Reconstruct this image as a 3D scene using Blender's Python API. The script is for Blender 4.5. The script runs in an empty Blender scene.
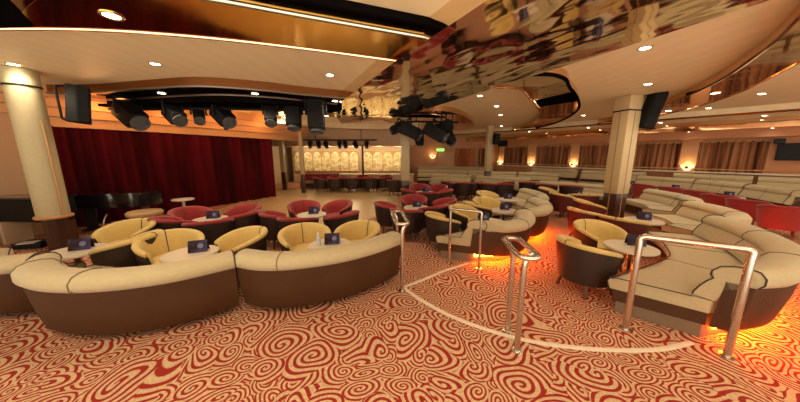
import bpy, bmesh, math, random
from mathutils import Vector, Matrix
random.seed(7)
S = bpy.context.scene
COL = S.collection
PI = math.pi

# ------------------------------------------------------------------ helpers
def link(o, parent=None):
    COL.objects.link(o)
    if parent: o.parent = parent
    return o
def tag(o, label=None, cat=None, group=None, kind=None):
    if label: o['label'] = label
    if cat: o['category'] = cat
    if group: o['group'] = group
    if kind: o['kind'] = kind
    return o
def obj(name, bm, mat, parent=None, sharp=38, smooth=True):
    bmesh.ops.recalc_face_normals(bm, faces=bm.faces)
    me = bpy.data.meshes.new(name); bm.to_mesh(me); bm.free()
    if smooth:
        me.polygons.foreach_set('use_smooth', [True]*len(me.polygons))
        me.set_sharp_from_angle(angle=math.radians(sharp))
    if mat: me.materials.append(mat)
    return link(bpy.data.objects.new(name, me), parent)
def empty(name, loc=(0,0,0), rz=0, label=None, cat=None, group=None):
    o = link(bpy.data.objects.new(name, None)); o.location = loc; o.rotation_euler = (0,0,rz)
    o.empty_display_size = .1
    return tag(o, label, cat, group)
def copy_tree(o, parent=None):
    c = o.copy(); link(c)
    if parent: c.parent = parent
    for ch in list(o.children): copy_tree(ch, c)
    return c
def struct(name, bm, mat, label=None, **k):
    o = obj(name, bm, mat, **k); o['kind'] = 'structure'
    if label: o['label'] = label
    return o
def B(): return bmesh.new()
def box(bm, c, s, rz=0, rx=0, ry=0, bev=0):
    M = Matrix.Translation(c) @ Matrix.Rotation(rz,4,'Z') @ Matrix.Rotation(ry,4,'Y') @ Matrix.Rotation(rx,4,'X') @ Matrix.Diagonal((*s,1))
    r = bmesh.ops.create_cube(bm, size=1, matrix=M)
    if bev:
        es = list({e for v in r['verts'] for e in v.link_edges})
        bmesh.ops.bevel(bm, geom=es, offset=bev, segments=2, affect='EDGES', profile=.6)
    return bm
def lathe(bm, prof, n=24, c=(0,0,0), M=None):
    rings = []
    M = M or Matrix.Identity(4)
    for r, z in prof:
        rings.append([bm.verts.new(Vector(c) + M @ Vector((max(r,1e-4)*math.cos(2*PI*i/n), max(r,1e-4)*math.sin(2*PI*i/n), z))) for i in range(n)])
    for a, b in zip(rings, rings[1:]):
        for i in range(n): bm.faces.new((a[i], a[(i+1)%n], b[(i+1)%n], b[i]))
    bm.faces.new(list(reversed(rings[0]))); bm.faces.new(rings[-1])
    return bm
def catmull(pts, n=6):
    pts = [Vector(p) for p in pts]
    if len(pts) < 3:
        return [pts[0].lerp(pts[1], i/n) for i in range(n+1)]
    P = [2*pts[0]-pts[1]] + pts + [2*pts[-1]-pts[-2]]
    out = []
    for i in range(1, len(P)-2):
        p0,p1,p2,p3 = P[i-1:i+3]
        for k in range(n):
            t = k/n
            out.append(.5*((2*p1)+(p2-p0)*t+(2*p0-5*p1+4*p2-p3)*t*t+(3*p1-p0-3*p2+p3)*t**3))
    out.append(pts[-1])
    return out
def tube(bm, pts, r, n=10, closed=False):
    pts = [Vector(p) for p in pts]; m = len(pts); rings = []
    ref = None
    for i, p in enumerate(pts):
        if closed: t = pts[(i+1)%m]-pts[i-1]
        else: t = pts[min(i+1,m-1)]-pts[max(i-1,0)]
        t.normalize()
        if ref is None: ref = t.orthogonal().normalized()
        ref = (ref - t*ref.dot(t)).normalized(); b = t.cross(ref)
        rr = r(i/(m-1)) if callable(r) else r
        rings.append([bm.verts.new(p + rr*(math.cos(2*PI*k/n)*ref + math.sin(2*PI*k/n)*b)) for k in range(n)])
    prs = list(zip(rings, rings[1:]))
    if closed: prs.append((rings[-1], rings[0]))
    for a, b in prs:
        if closed and a is rings[-1]:
            # best alignment for the closing ring
            k0 = min(range(n), key=lambda k: (b[k].co-a[0].co).length)
            b = b[k0:]+b[:k0]
        for k in range(n): bm.faces.new((a[k], a[(k+1)%n], b[(k+1)%n], b[k]))
    if not closed:
        bm.faces.new(list(reversed(rings[0]))); bm.faces.new(rings[-1])
    return bm
def rounded(pts, r=.1, n=5):
    """polyline with its corners rounded"""
    pts = [Vector(p) for p in pts]; out = [pts[0]]
    for a, b, c in zip(pts, pts[1:], pts[2:]):
        d1 = (a-b); d2 = (c-b); q = min(r, d1.length*.49, d2.length*.49)
        p, s = b+d1.normalized()*q, b+d2.normalized()*q
        for k in range(n+1):
            t = k/n; out.append(p*(1-t)**2 + b*2*t*(1-t) + s*t*t)
    out.append(pts[-1]); return out
def prism(bm, poly, z0, z1):
    lo = [bm.verts.new((x,y,z0)) for x,y in poly]; hi = [bm.verts.new((x,y,z1)) for x,y in poly]
    n = len(poly)
    f1 = bm.faces.new(lo); f2 = bm.faces.new(hi)
    for i in range(n): bm.faces.new((lo[i], lo[(i+1)%n], hi[(i+1)%n], hi[i]))
    if n > 4:
        bmesh.ops.triangulate(bm, faces=[f1, f2])
    return bm
def strip_poly(a, b):
    return list(a) + list(reversed(b))
def sweep(bm, pts, nrm, prof, i0=0, i1=None):
    i1 = len(pts)-1 if i1 is None else i1
    rings = [[bm.verts.new((pts[i].x+nrm[i].x*u, pts[i].y+nrm[i].y*u, z)) for u, z in prof] for i in range(i0, i1+1)]
    m = len(prof)
    for a, b in zip(rings, rings[1:]):
        for k in range(m): bm.faces.new((a[k], a[(k+1)%m], b[(k+1)%m], b[k]))
    fs = [bm.faces.new(rings[0]), bm.faces.new(rings[-1])]
    bmesh.ops.triangulate(bm, faces=fs)
    return bm

# ------------------------------------------------------------------ materials
def mat(name, col, rough=.6, metal=0, noise=0, nscale=8, bump=0, bscale=60, spec=.5, emit=None, es=0, sheen=0, coat=0):
    m = bpy.data.materials.new(name); m.use_nodes = True
    N, L = m.node_tree.nodes, m.node_tree.links; p = N['Principled BSDF']
    p.inputs['Base Color'].default_value = (*col,1); p.inputs['Roughness'].default_value = rough
    p.inputs['Metallic'].default_value = metal; p.inputs['Specular IOR Level'].default_value = spec
    p.inputs['Sheen Weight'].default_value = sheen; p.inputs['Coat Weight'].default_value = coat
    if emit: p.inputs['Emission Color'].default_value = (*emit,1); p.inputs['Emission Strength'].default_value = es
    tc = N.new('ShaderNodeTexCoord')
    if noise:
        t = N.new('ShaderNodeTexNoise'); t.inputs['Scale'].default_value = nscale; t.inputs['Detail'].default_value = 3
        r = N.new('ShaderNodeMixRGB'); r.inputs[1].default_value = (*[c*(1-noise) for c in col],1); r.inputs[2].default_value = (*[min(1,c*(1+noise)) for c in col],1)
        L.new(tc.outputs['Object'], t.inputs['Vector']); L.new(t.outputs['Fac'], r.inputs[0]); L.new(r.outputs[0], p.inputs['Base Color'])
    if bump:
        t = N.new('ShaderNodeTexNoise'); t.inputs['Scale'].default_value = bscale; t.inputs['Detail'].default_value = 2
        b = N.new('ShaderNodeBump'); b.inputs['Strength'].default_value = bump; b.inputs['Distance'].default_value = .02
        L.new(tc.outputs['Object'], t.inputs['Vector']); L.new(t.outputs['Fac'], b.inputs['Height']); L.new(b.outputs['Normal'], p.inputs['Normal'])
    return m
M = {}
M['cream'] = mat('cream_fabric', (.46,.375,.215), .85, noise=.12, nscale=30, bump=.25, bscale=220, sheen=.2)
M['brown'] = mat('brown_leather', (.064,.024,.007), .6, spec=.3, noise=.25, nscale=3, bump=.15, bscale=40)
M['plinth'] = mat('plinth_carpet', (.20,.135,.085), .95, noise=.25, nscale=60)
M['piping'] = mat('dark_piping', (.05,.03,.02), .7)
M['seamline'] = mat('seam_thread', (.20,.15,.09), .8)
M['panelseam'] = mat('panel_seam', (.26,.18,.09), .6)
M['yellow'] = mat('yellow_fabric', (.60,.43,.145), .8, noise=.1, nscale=25, bump=.15, bscale=200, sheen=.15)
M['darkshell'] = mat('dark_brown_shell', (.026,.012,.008), .5, noise=.2, nscale=6)
M['redshell'] = mat('maroon_shell', (.085,.010,.008), .6, noise=.2, nscale=6)
M['red'] = mat('red_fabric', (.27,.016,.014), .8, noise=.15, nscale=25, bump=.15, bscale=200, sheen=.2)
M['legwood'] = mat('dark_wood_leg', (.09,.03,.012), .35, noise=.2, nscale=20)
M['tabletop'] = mat('pale_laminate', (.62,.54,.42), .3, noise=.06, nscale=14)
M['chrome'] = mat('satin_metal', (.62,.54,.45), .22, 1)
M['bronze'] = mat('brushed_bronze_rail', (.62,.58,.52), .26, 1, bump=.03, bscale=90)
M['black'] = mat('black_plastic', (.007,.006,.006), .65, spec=.2)
M['blackgloss'] = mat('black_lacquer', (.008,.007,.007), .12, coat=.5)
M['ivory'] = mat('ivory_keys', (.75,.70,.6), .3)
M['colfab'] = mat('column_covering', (.46,.385,.22), .6, noise=.10, nscale=40, bump=.3, bscale=120)
M['colpanel'] = mat('column_panel', (.50,.375,.20), .45, noise=.08, nscale=6)
M['colwood'] = mat('column_base_wood', (.055,.021,.012), .3, noise=.35, nscale=9)
M['trimwood'] = mat('honey_wood_trim', (.50,.25,.09), .4, noise=.15, nscale=20)
M['nosing'] = mat('pale_step_nosing', (.72,.62,.48), .5, noise=.08, nscale=20)
M['ledglow'] = mat('orange_led', (.9,.3,.05), .5, emit=(1,.13,.004), es=130)
M['lens'] = mat('downlight_lens', (1,.9,.7), .4, emit=(1,.84,.58), es=22)
M['lightring'] = mat('downlight_ring', (.75,.62,.4), .25, 1)
M['sconce'] = mat('sconce_glass', (.9,.75,.45), .4, emit=(1,.72,.36), es=1.0)
M['exit'] = mat('exit_sign_green', (.1,.5,.1), .4, emit=(.35,.9,.15), es=1.2)
M['wallbeige'] = mat('beige_wall', (.56,.40,.26), .75, noise=.06, nscale=2)
M['wallorange'] = mat('orange_wood_wall', (.50,.21,.085), .5, noise=.10, nscale=1.5)
M['pilaster'] = mat('pilaster_wood', (.56,.28,.125), .45, noise=.08, nscale=2)
M['paper'] = mat('white_paper', (.75,.72,.68), .7)
M['tan'] = mat('tan_leather', (.42,.26,.12), .6, noise=.1)
M['silver'] = mat('silver_trim', (.33,.31,.28), .3, 1)
M['blackgap'] = mat('black_recess', (.004,.003,.003), 1, spec=0)
M['screen'] = mat('tv_screen', (.010,.010,.013), .5, spec=.2)
M['glass'] = mat('night_window', (.02,.02,.03), .06)
M['cove'] = mat('stage_cove_plaster', (.62,.33,.14), .7, noise=.05)
M['counter'] = mat('bar_counter_cream', (.60,.47,.31), .35, noise=.08, nscale=4)
M['coffer'] = mat('orange_light', (1,.5,.2), .5, emit=(1,.30,.06), es=3.5)

def mirror(name, col, strength, scale, rough=.06, stretch=(1,1,1), rot=0):
    m = mat(name, col, rough, 1)
    N, L = m.node_tree.nodes, m.node_tree.links; p = N['Principled BSDF']
    tc = N.new('ShaderNodeTexCoord'); mp = N.new('ShaderNodeMapping'); mp.inputs['Scale'].default_value = stretch; mp.inputs['Rotation'].default_value = (0,0,rot)
    t = N.new('ShaderNodeTexNoise'); t.inputs['Scale'].default_value = scale; t.inputs['Detail'].default_value = 1.5
    b = N.new('ShaderNodeBump'); b.inputs['Strength'].default_value = strength; b.inputs['Distance'].default_value = .1
    mp.vector_type = 'TEXTURE'; L.new(tc.outputs['Object'], mp.inputs['Vector']); L.new(mp.outputs[0], t.inputs['Vector'])
    L.new(t.outputs['Fac'], b.inputs['Height']); L.new(b.outputs['Normal'], p.inputs['Normal'])
    return m
M['mirror'] = mirror('rippled_copper_mirror', (.84,.69,.52), .26, 1.5, .05, (1.6,.7,1), math.radians(115))
M['copper'] = mirror('copper_mirror', (.78,.50,.29), .12, 1.2, .06)
M['gold'] = mirror('gold_mirror', (.92,.62,.19), .09, .8, .10)
M['brownmirror'] = mirror('bronze_mirror', (.32,.14,.055), .08, 1.0, .08)

def mat_carpet():
    m = mat('swirl_carpet', (.4,.2,.1), .95, spec=.15)
    N, L = m.node_tree.nodes, m.node_tree.links; p = N['Principled BSDF']
    def node(t, **k):
        n = N.new(t)
        for a, v in k.items(): setattr(n, a, v)
        return n
    def math_(op, a, b=None):
        n = node('ShaderNodeMath', operation=op)
        for i, v in enumerate((a, b)):
            if v is None: continue
            if isinstance(v, (int, float)): n.inputs[i].default_value = v
            else: L.new(v, n.inputs[i])
        return n.outputs[0]
    tc = node('ShaderNodeTexCoord')
    nz = node('ShaderNodeTexNoise'); nz.inputs['Scale'].default_value = 1.6; nz.inputs['Detail'].default_value = 1
    L.new(tc.outputs['Object'], nz.inputs['Vector'])
    sub = node('ShaderNodeVectorMath', operation='SUBTRACT'); L.new(nz.outputs['Color'], sub.inputs[0]); sub.inputs[1].default_value = (.5,.5,.5)
    sc = node('ShaderNodeVectorMath', operation='SCALE'); L.new(sub.outputs[0], sc.inputs[0]); sc.inputs['Scale'].default_value = .45
    add = node('ShaderNodeVectorMath', operation='ADD'); L.new(tc.outputs['Object'], add.inputs[0]); L.new(sc.outputs[0], add.inputs[1])
    def spirals(scale, freq, off):
        sh = node('ShaderNodeVectorMath', operation='ADD'); L.new(add.outputs[0], sh.inputs[0]); sh.inputs[1].default_value = (off, off*.7, 0)
        v = node('ShaderNodeTexVoronoi', voronoi_dimensions='2D', feature='F1'); v.inputs['Scale'].default_value = scale; v.inputs['Randomness'].default_value = .8
        L.new(sh.outputs[0], v.inputs['Vector'])
        d = node('ShaderNodeVectorMath', operation='SUBTRACT'); L.new(sh.outputs[0], d.inputs[0]); L.new(v.outputs['Position'], d.inputs[1])
        s = node('ShaderNodeSeparateXYZ'); L.new(d.outputs[0], s.inputs[0])
        ang = math_('ARCTAN2', s.outputs['Y'], s.outputs['X'])
        ln = math_('SQRT', math_('ADD', math_('MULTIPLY', s.outputs['X'], s.outputs['X']), math_('MULTIPLY', s.outputs['Y'], s.outputs['Y'])))
        cs = node('ShaderNodeSeparateColor'); L.new(v.outputs['Color'], cs.inputs[0])
        sg = math_('SUBTRACT', math_('MULTIPLY', math_('GREATER_THAN', cs.outputs[0], .5), 2), 1)
        ph = math_('MULTIPLY', cs.outputs[1], 6.28)
        arg = math_('ADD', math_('ADD', math_('MULTIPLY', ln, freq*2*PI), math_('MULTIPLY', ang, sg)), ph)
        return math_('SINE', arg), v.outputs['Distance']
    s1, d1 = spirals(2.5, 19, 0)
    s2, d2 = spirals(4.8, 26, 3.3)
    big = node('ShaderNodeTexNoise'); big.inputs['Scale'].default_value = 1.3; L.new(tc.outputs['Object'], big.inputs['Vector'])
    msk = math_('GREATER_THAN', math_('ADD', math_('MULTIPLY', d1, -.25), big.outputs['Fac']), .40)
    mx = node('ShaderNodeMix', data_type='FLOAT'); L.new(msk, mx.inputs[0]); L.new(s2, mx.inputs[2]); L.new(s1, mx.inputs[3])
    val = mx.outputs[0]
    rp = node('ShaderNodeValToRGB'); e = rp.color_ramp.elements
    e[0].position = .35; e[0].color = (.33,.028,.020,1); e[1].position = .55; e[1].color = (.64,.445,.265,1)
    L.new(math_('ADD', math_('MULTIPLY', val, .5), .5), rp.inputs[0])
    fz = node('ShaderNodeTexNoise'); fz.inputs['Scale'].default_value = 45; fz.inputs['Detail'].default_value = 3; L.new(tc.outputs['Object'], fz.inputs['Vector'])
    mm = node('ShaderNodeMixRGB', blend_type='MULTIPLY'); mm.inputs[0].default_value = .55
    cr = node('ShaderNodeValToRGB'); cr.color_ramp.elements[0].position=.3; cr.color_ramp.elements[0].color=(.45,.4,.35,1); cr.color_ramp.elements[1].position=.65
    L.new(fz.outputs['Fac'], cr.inputs[0]); L.new(rp.outputs[0], mm.inputs[1]); L.new(cr.outputs[0], mm.inputs[2])
    L.new(mm.outputs[0], p.inputs['Base Color'])
    return m
M['carpet'] = mat_carpet()

def mat_dance():
    m = mat('parquet', (.6,.4,.2), .28)
    N, L = m.node_tree.nodes, m.node_tree.links; p = N['Principled BSDF']
    tc = N.new('ShaderNodeTexCoord')
    br = N.new('ShaderNodeTexBrick'); br.inputs['Scale'].default_value = 1.6
    br.inputs['Color1'].default_value = (.60,.41,.19,1); br.inputs['Color2'].default_value = (.54,.36,.16,1); br.inputs['Mortar'].default_value = (.45,.29,.13,1)
    br.inputs['Mortar Size'].default_value = .008
    L.new(tc.outputs['Object'], br.inputs['Vector']); L.new(br.outputs['Color'], p.inputs['Base Color'])
    return m
M['dance'] = mat_dance()

def mat_ceiling(name, col):
    m = mat(name, col, .55)
    N, L = m.node_tree.nodes, m.node_tree.links; p = N['Principled BSDF']
    tc = N.new('ShaderNodeTexCoord'); w = N.new('ShaderNodeTexWave'); w.inputs['Scale'].default_value = 1.1; w.inputs['Distortion'].default_value = 2.5; w.inputs['Detail'].default_value = 2; w.inputs['Detail Scale'].default_value = .6
    r = N.new('ShaderNodeMixRGB'); r.inputs[1].default_value = (*[c*.97 for c in col],1); r.inputs[2].default_value = (*[c*1.015 for c in col],1)
    L.new(tc.outputs['Object'], w.inputs['Vector']); L.new(w.outputs['Fac'], r.inputs[0]); L.new(r.outputs[0], p.inputs['Base Color'])
    return m
M['ceil'] = mat_ceiling('ceiling_panels', (.74,.61,.38))

def mat_velvet(name, c1, c2, scale, rough=.9):
    m = mat(name, c1, rough, spec=.1)
    N, L = m.node_tree.nodes, m.node_tree.links; p = N['Principled BSDF']
    tc = N.new('ShaderNodeTexCoord'); mp = N.new('ShaderNodeMapping'); mp.inputs['Scale'].default_value = (scale,scale,.25)
    t = N.new('ShaderNodeTexNoise'); t.inputs['Scale'].default_value = 1; t.inputs['Detail'].default_value = 2
    r = N.new('ShaderNodeValToRGB'); r.color_ramp.elements[0].position=.38; r.color_ramp.elements[1].position=.62
    r.color_ramp.elements[0].color=(*c1,1); r.color_ramp.elements[1].color=(*c2,1)
    L.new(tc.outputs['Object'], mp.inputs[0]); L.new(mp.outputs[0], t.inputs['Vector']); L.new(t.outputs['Fac'], r.inputs[0]); L.new(r.outputs[0], p.inputs['Base Color'])
    return m
M['velvet'] = mat_velvet('red_velvet', (.030,.0015,.003), (.085,.003,.007), 2)
M['drape'] = mat_velvet('striped_drape', (.07,.020,.010), (.36,.16,.075), 9)
M['drapeorange'] = mat_velvet('rust_drape', (.32,.10,.04), (.46,.17,.07), 4)

def mat_mural():
    m = mat('palm_mural', (.8,.7,.4), .6)
    N, L = m.node_tree.nodes, m.node_tree.links; p = N['Principled BSDF']
    tc = N.new('ShaderNodeTexCoord')
    w = N.new('ShaderNodeTexNoise'); w.inputs['Scale'].default_value = 5; w.inputs['Detail'].default_value = 4; w.inputs['Distortion'].default_value = 1.2
    r = N.new('ShaderNodeValToRGB'); e = r.color_ramp.elements
    e[0].position = .36; e[0].color = (.52,.38,.14,1); e[1].position = .62; e[1].color = (.88,.80,.60,1)
    x = r.color_ramp.elements.new(.5); x.color = (.78,.66,.34,1)
    L.new(tc.outputs['Object'], w.inputs['Vector']); L.new(w.outputs['Fac'], r.inputs[0]); L.new(r.outputs[0], p.inputs['Base Color'])
    return m
M['mural'] = mat_mural()
def mat_card():
    m = mat('menu_print', (.04,.05,.12), .6, spec=.2)
    N, L = m.node_tree.nodes, m.node_tree.links; p = N['Principled BSDF']
    tc = N.new('ShaderNodeTexCoord')
    w = N.new('ShaderNodeTexNoise'); w.inputs['Scale'].default_value = 9; w.inputs['Detail'].default_value = 1
    r = N.new('ShaderNodeValToRGB'); e = r.color_ramp.elements
    e[0].position = .42; e[0].color = (.022,.009,.012,1); e[1].position = .68; e[1].color = (.055,.05,.13,1)
    L.new(tc.outputs['Object'], w.inputs['Vector']); L.new(w.outputs['Fac'], r.inputs[0]); L.new(r.outputs[0], p.inputs['Base Color'])
    return m
M['card'] = mat_card()
M['cardspot'] = mat('pale_blue_print', (.15,.14,.30), .4)

# ------------------------------------------------------------------ camera, world
cam = bpy.data.objects.new('camera', bpy.data.cameras.new('camera')); COL.objects.link(cam)
cam.data.sensor_width = 36; cam.data.lens = 36*258/800; cam.data.clip_end = 200
cam.data.shift_x = -4/800
cam.location = (0,0,1.65); cam.rotation_euler = (PI/2-math.atan(46/258),0,0)
S.camera = cam
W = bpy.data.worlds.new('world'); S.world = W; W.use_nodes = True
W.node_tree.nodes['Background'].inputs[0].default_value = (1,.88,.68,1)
S.cycles.diffuse_bounces = 6; S.cycles.max_bounces = 10
WN, WL = W.node_tree.nodes, W.node_tree.links      # added warm fill: world made brighter from below to lift the ceilings, dimmer above
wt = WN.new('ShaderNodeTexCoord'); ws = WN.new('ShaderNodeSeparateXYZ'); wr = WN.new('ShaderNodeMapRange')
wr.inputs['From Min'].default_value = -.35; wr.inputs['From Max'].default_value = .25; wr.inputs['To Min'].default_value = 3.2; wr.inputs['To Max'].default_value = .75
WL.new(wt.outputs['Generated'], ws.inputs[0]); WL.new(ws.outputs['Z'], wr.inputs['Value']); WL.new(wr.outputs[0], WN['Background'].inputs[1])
S.view_settings.view_transform = 'Standard'; S.view_settings.look = 'None'; S.view_settings.gamma = 1
S.view_settings.exposure = .62

# ------------------------------------------------------------------ the room
ZC = 3.0
bm = B(); prism(bm, [(-14,-1.0),(20,-1.0),(20,20),(-14,20)], -.12, 0); struct('floor', bm, M['carpet'], smooth=False)
bm = B(); prism(bm, [(-14,-1.2),(20,-1.2),(20,20),(-14,20)], ZC, ZC+.12); struct('ceiling', bm, M['ceil'], smooth=False)
dance = [(p.x,p.y) for p in catmull([(-5.35,5.2),(-4.4,5.35),(-3.0,5.45),(-1.53,5.85),(-.67,7.0),(-.25,8.4),(-.2,9.6),(-.55,11.2),(-1.3,12.4),(-3,12.9),(-5.0,12.6),(-6.2,11.6)],5)]
bm = B(); prism(bm, dance, -.01, .008); o = struct('dance_floor', bm, M['dance'], smooth=False)
# walls
def wall(name, a, b, m, t=.12, z0=0, z1=ZC, side=1):
    a, b = Vector((*a,0)), Vector((*b,0)); d = (b-a); L = d.length; n = Vector((-d.y,d.x,0)).normalized()*side
    bm = B(); c = (a+b)/2 + n*t/2
    box(bm, (c.x,c.y,(z0+z1)/2), (L,t,z1-z0), math.atan2(d.y,d.x)); return struct(name, bm, m, smooth=False)
wall('wall_left', (-7.7,5.45), (-7.7,2.0), M['wallbeige'], side=-1)
wall('wall_stage', (-9.4,5.45), (-7.7,5.45), M['wallbeige'], side=1)
wall('wall_behind_stage', (-9.4,5.45), (-6.9,17.5), M['wallbeige'], side=1)
wall('wall_back', (-8,17.5), (6.12,17.5), M['wallorange'])
RW0, RWd = Vector((6.07,17.5)), Vector((.598,-.801))      # window wall, running towards the camera on the right
def rw(s, off=0, z=0):
    n = Vector((-RWd.y, RWd.x))*-1                          # into the room
    p = RW0 + RWd*s + n*off; return Vector((p.x,p.y,z))
RWA = math.atan2(RWd.y, RWd.x)
def rw_s(px):                                               # where a sight line meets that wall
    k = (px-404)/258*.985
    return (k*RW0.y-RW0.x)/(RWd.x-k*RWd.y)
wall('wall_right', RW0, RW0+RWd*14.2, M['wallorange'], side=1)

# stage curtain: one folded velvet sheet with thickness
cp = catmull([(-7.55,5.62),(-7.25,6.3),(-6.75,7.1),(-6.2,8.2),(-5.65,9.3),(-5.15,10.35)],40)
bm = B(); rows = []
for i, p in enumerate(cp):
    t = (cp[min(i+1,len(cp)-1)]-cp[max(i-1,0)]).normalized(); n = Vector((t.y,-t.x))
    s = i*.033
    f = .055*math.sin(i*.62)+.025*math.sin(i*.23+1)
    rows.append([bm.verts.new((p.x+n.x*(f*(1.1-.15*z)+o_),p.y+n.y*(f*(1.1-.15*z)+o_),z)) for z, o_ in ((.012,0),(.8,0),(1.5,0),(2.27,0),(2.27,-.03),(1.5,-.03),(.8,-.03),(.012,-.03))])
for a, b in zip(rows, rows[1:]):
    for k in range(8): bm.faces.new((a[k],a[(k+1)%8],b[(k+1)%8],b[k]))
bm.faces.new(rows[0]); bm.faces.new(rows[-1])
tag(obj('stage_curtain', bm, M['velvet'], sharp=80), 'long dark red velvet curtain hanging across the stage behind the piano', 'curtain')
# orange lit cove over the curtain: stepped curved fascia
def off_path(pts, d):
    out = []
    for i, p in enumerate(pts):
        t = (pts[min(i+1,len(pts)-1)]-pts[max(i-1,0)]).normalized(); out.append(Vector((p.x+t.y*d, p.y-t.x*d)))
    return out
cpl = catmull([(-8.6,4.4),(-7.8,5.4),(-7.25,6.3),(-6.75,7.1),(-6.2,8.2),(-5.65,9.3),(-5.05,10.6),(-4.6,12)],6)
for k,(d0,d1,z0,z1) in enumerate([(-.25,.10,2.25,2.45),(-.3,.30,2.45,2.62),(-.35,.50,2.62,2.78),(-.4,.72,2.78,3.0)]):
    bm = B(); a = [(p.x,p.y) for p in off_path(cpl,d0)]; b = [(p.x,p.y) for p in off_path(cpl,d1)]
    prism(bm, strip_poly(a,b), z0, z1); struct('trim_cove.%03d'%k if k else 'trim_cove', bm, M['cove'], smooth=False)

# ------------------------------------------------------------------ ceiling features
def band(name, poly, z0, m, z1=ZC):
    bm = B(); prism(bm, poly, z0, z1); return struct(name, bm, m, smooth=False)
def C2(pts, n=6): return [(p.x,p.y) for p in catmull(pts, n)]
# wide rippled mirror beam
band('ceiling_mirror_beam', [(3.45,.6),(2.76,2.18),(2.29,3.27),(.42,7.16),(-.6,8.9),(-2.3,9.9),(-1.92,7.0),(-.05,3.36),(.31,2.74),(.63,2.18),(1.35,.6)], 2.8, M['mirror'])
# gold mirrored soffit
gt = [(-3.2,1.6),(-2.3,2.0),(-1.49,2.27),(-.91,2.5),(.25,2.94)]
gl = [(-7.5,3.05),(-5.2,2.82),(-3.91,2.75),(-2.96,2.77),(-2.11,2.92),(-1.18,3.2),(-.05,3.62)]
band('ceiling_gold_soffit', C2(gt[1:])+[(.0,3.3)]+list(reversed(C2(gl[2:]))), 2.85, M['gold'])
band('ceiling_brown_soffit', [(-2.3,2.0),(-3.91,2.75),(-4.6,2.77),(-3.0,1.6),(-2.6,1.4)], 2.853, M['brownmirror'])
band('ceiling_dark_soffit', [(-3.35,1.6),(-4.62,2.77),(-7.5,3.05),(-9,3.0),(-9,.5),(-3.0,.5)], 2.856, M['brownmirror'])
band('ceiling_black_recess', [(-2.75,1.9),(-3.55,2.0),(-4.95,2.795),(-3.5,2.70)], 2.846, M['blackgap'])
def trimtube(name, pts, r, m, z):
    bm = B(); tube(bm, [(x,y,z) for x,y in C2(pts)], r, 8); return struct(name, bm, m)
trimtube('trim_1', gt[1:], .022, M['silver'], 2.85)
trimtube('trim_2', gl, .018, M['copper'], 2.85)
# black gap beside the silver edge
bo = [(x+.03,y-.085) for x,y in C2(gt[2:])]
band('ceiling_black_gap', list(C2([(x+.02,y-.03) for x,y in gt[2:]]))+list(reversed(bo)), 2.93, M['blackgap'])
# brown mirrored band over the stage lights and the black light recess behind it
s_in = C2([(-8.2,5.4),(-7.2,5.35),(-5.98,5.3),(-4.7,5.02),(-3.6,4.84),(-2.7,5.1),(-2.08,5.45),(-1.26,5.82)])
s_out = C2([(-8.6,6.2),(-7.4,6.1),(-6.2,5.95),(-4.8,5.65),(-3.7,5.5),(-2.8,5.75),(-2.2,6.1),(-1.5,6.55)])
band('ceiling_stage_band', strip_poly(s_in, s_out), 2.85, M['brownmirror'])
band('ceiling_stage_recess', strip_poly(s_out, C2([(-8.2,6.6),(-7.0,6.6),(-6,6.6),(-4.9,6.5),(-3.7,6.5),(-2.8,6.6),(-2.4,6.8),(-1.9,7.0)])), 2.72, M['blackgap'])
bm = B(); tube(bm, [(x,y,2.85) for x,y in s_in], .022, 8); struct('trim_3', bm, M['silver'])
bm = B(); tube(bm, [(x,y,2.85) for x,y in s_out], .022, 8); struct('trim_4', bm, M['silver'])
trimtube('trim_5', [(-.08,3.6),(-.6,4.6),(-1.2,5.8)], .05, M['silver'], 2.97)
# curved copper ring right of the beam, open on the left
r_out = C2([(1.45,4.9),(1.75,4.35),(2.16,4.2),(2.6,4.45),(3.01,4.98),(3.81,5.96),(4.7,7.3),(5.5,9.2),(6.0,11.5),(6.0,14)])
r_in = C2([(1.62,5.0),(1.9,4.98),(2.15,5.1),(2.4,5.4),(2.65,5.8),(3.2,6.6),(4.0,7.9),(4.7,9.6),(5.2,11.5),(5.3,14)])
band('ceiling_copper_ring', strip_poly(r_out, r_in), 2.86, M['copper'])
bm = B(); tube(bm, [(x,y,2.86) for x,y in r_out], .03, 8); struct('trim_6', bm, M['blackgap'])
bm = B(); tube(bm, [(x,y,2.86) for x,y in r_in], .02, 8); struct('trim_7', bm, M['copper'])
bm = B(); prism(bm, [(3.3,5.3),(3.95,6.2),(3.45,6.9),(2.95,6.15)], 2.855, 2.9); struct('trim_8', bm, M['blackgap'], smooth=False)
# second ring by the lamps over the dance floor
q_out = C2([(-.6,8.3),(.1,7.75),(.99,7.5),(1.7,8.2),(2.4,9.6),(3.0,11.5),(2.8,13.2),(1.4,14.2),(-.4,14)])
q_in = C2([(-.5,8.9),(.2,8.3),(.85,8.15),(1.3,8.8),(1.85,10),(2.2,11.4),(2.0,12.6),(1.1,13.3),(-.2,13.3)])
band('ceiling_dance_ring', strip_poly(q_out, q_in), 2.86, M['copper'])
band('ceiling_dance_mirror', C2([(-4.9,8.6),(-3.2,8.2),(-1.6,8.9),(-.8,10.2),(-.6,11.8),(-2.2,12.8),(-4.4,12.9),(-5.6,11.4)]), 2.95, M['mirror'])
band('ceiling_bar_ring', strip_poly(C2([(-4.6,9.2),(-3.4,10.4),(-2.2,11.2),(-.7,11.4),(.3,10.6)]), C2([(-4.9,9.9),(-3.5,11.2),(-2.2,11.9),(-.4,12.1),(.7,11.2)])), 2.75, M['ceil'])
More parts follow.
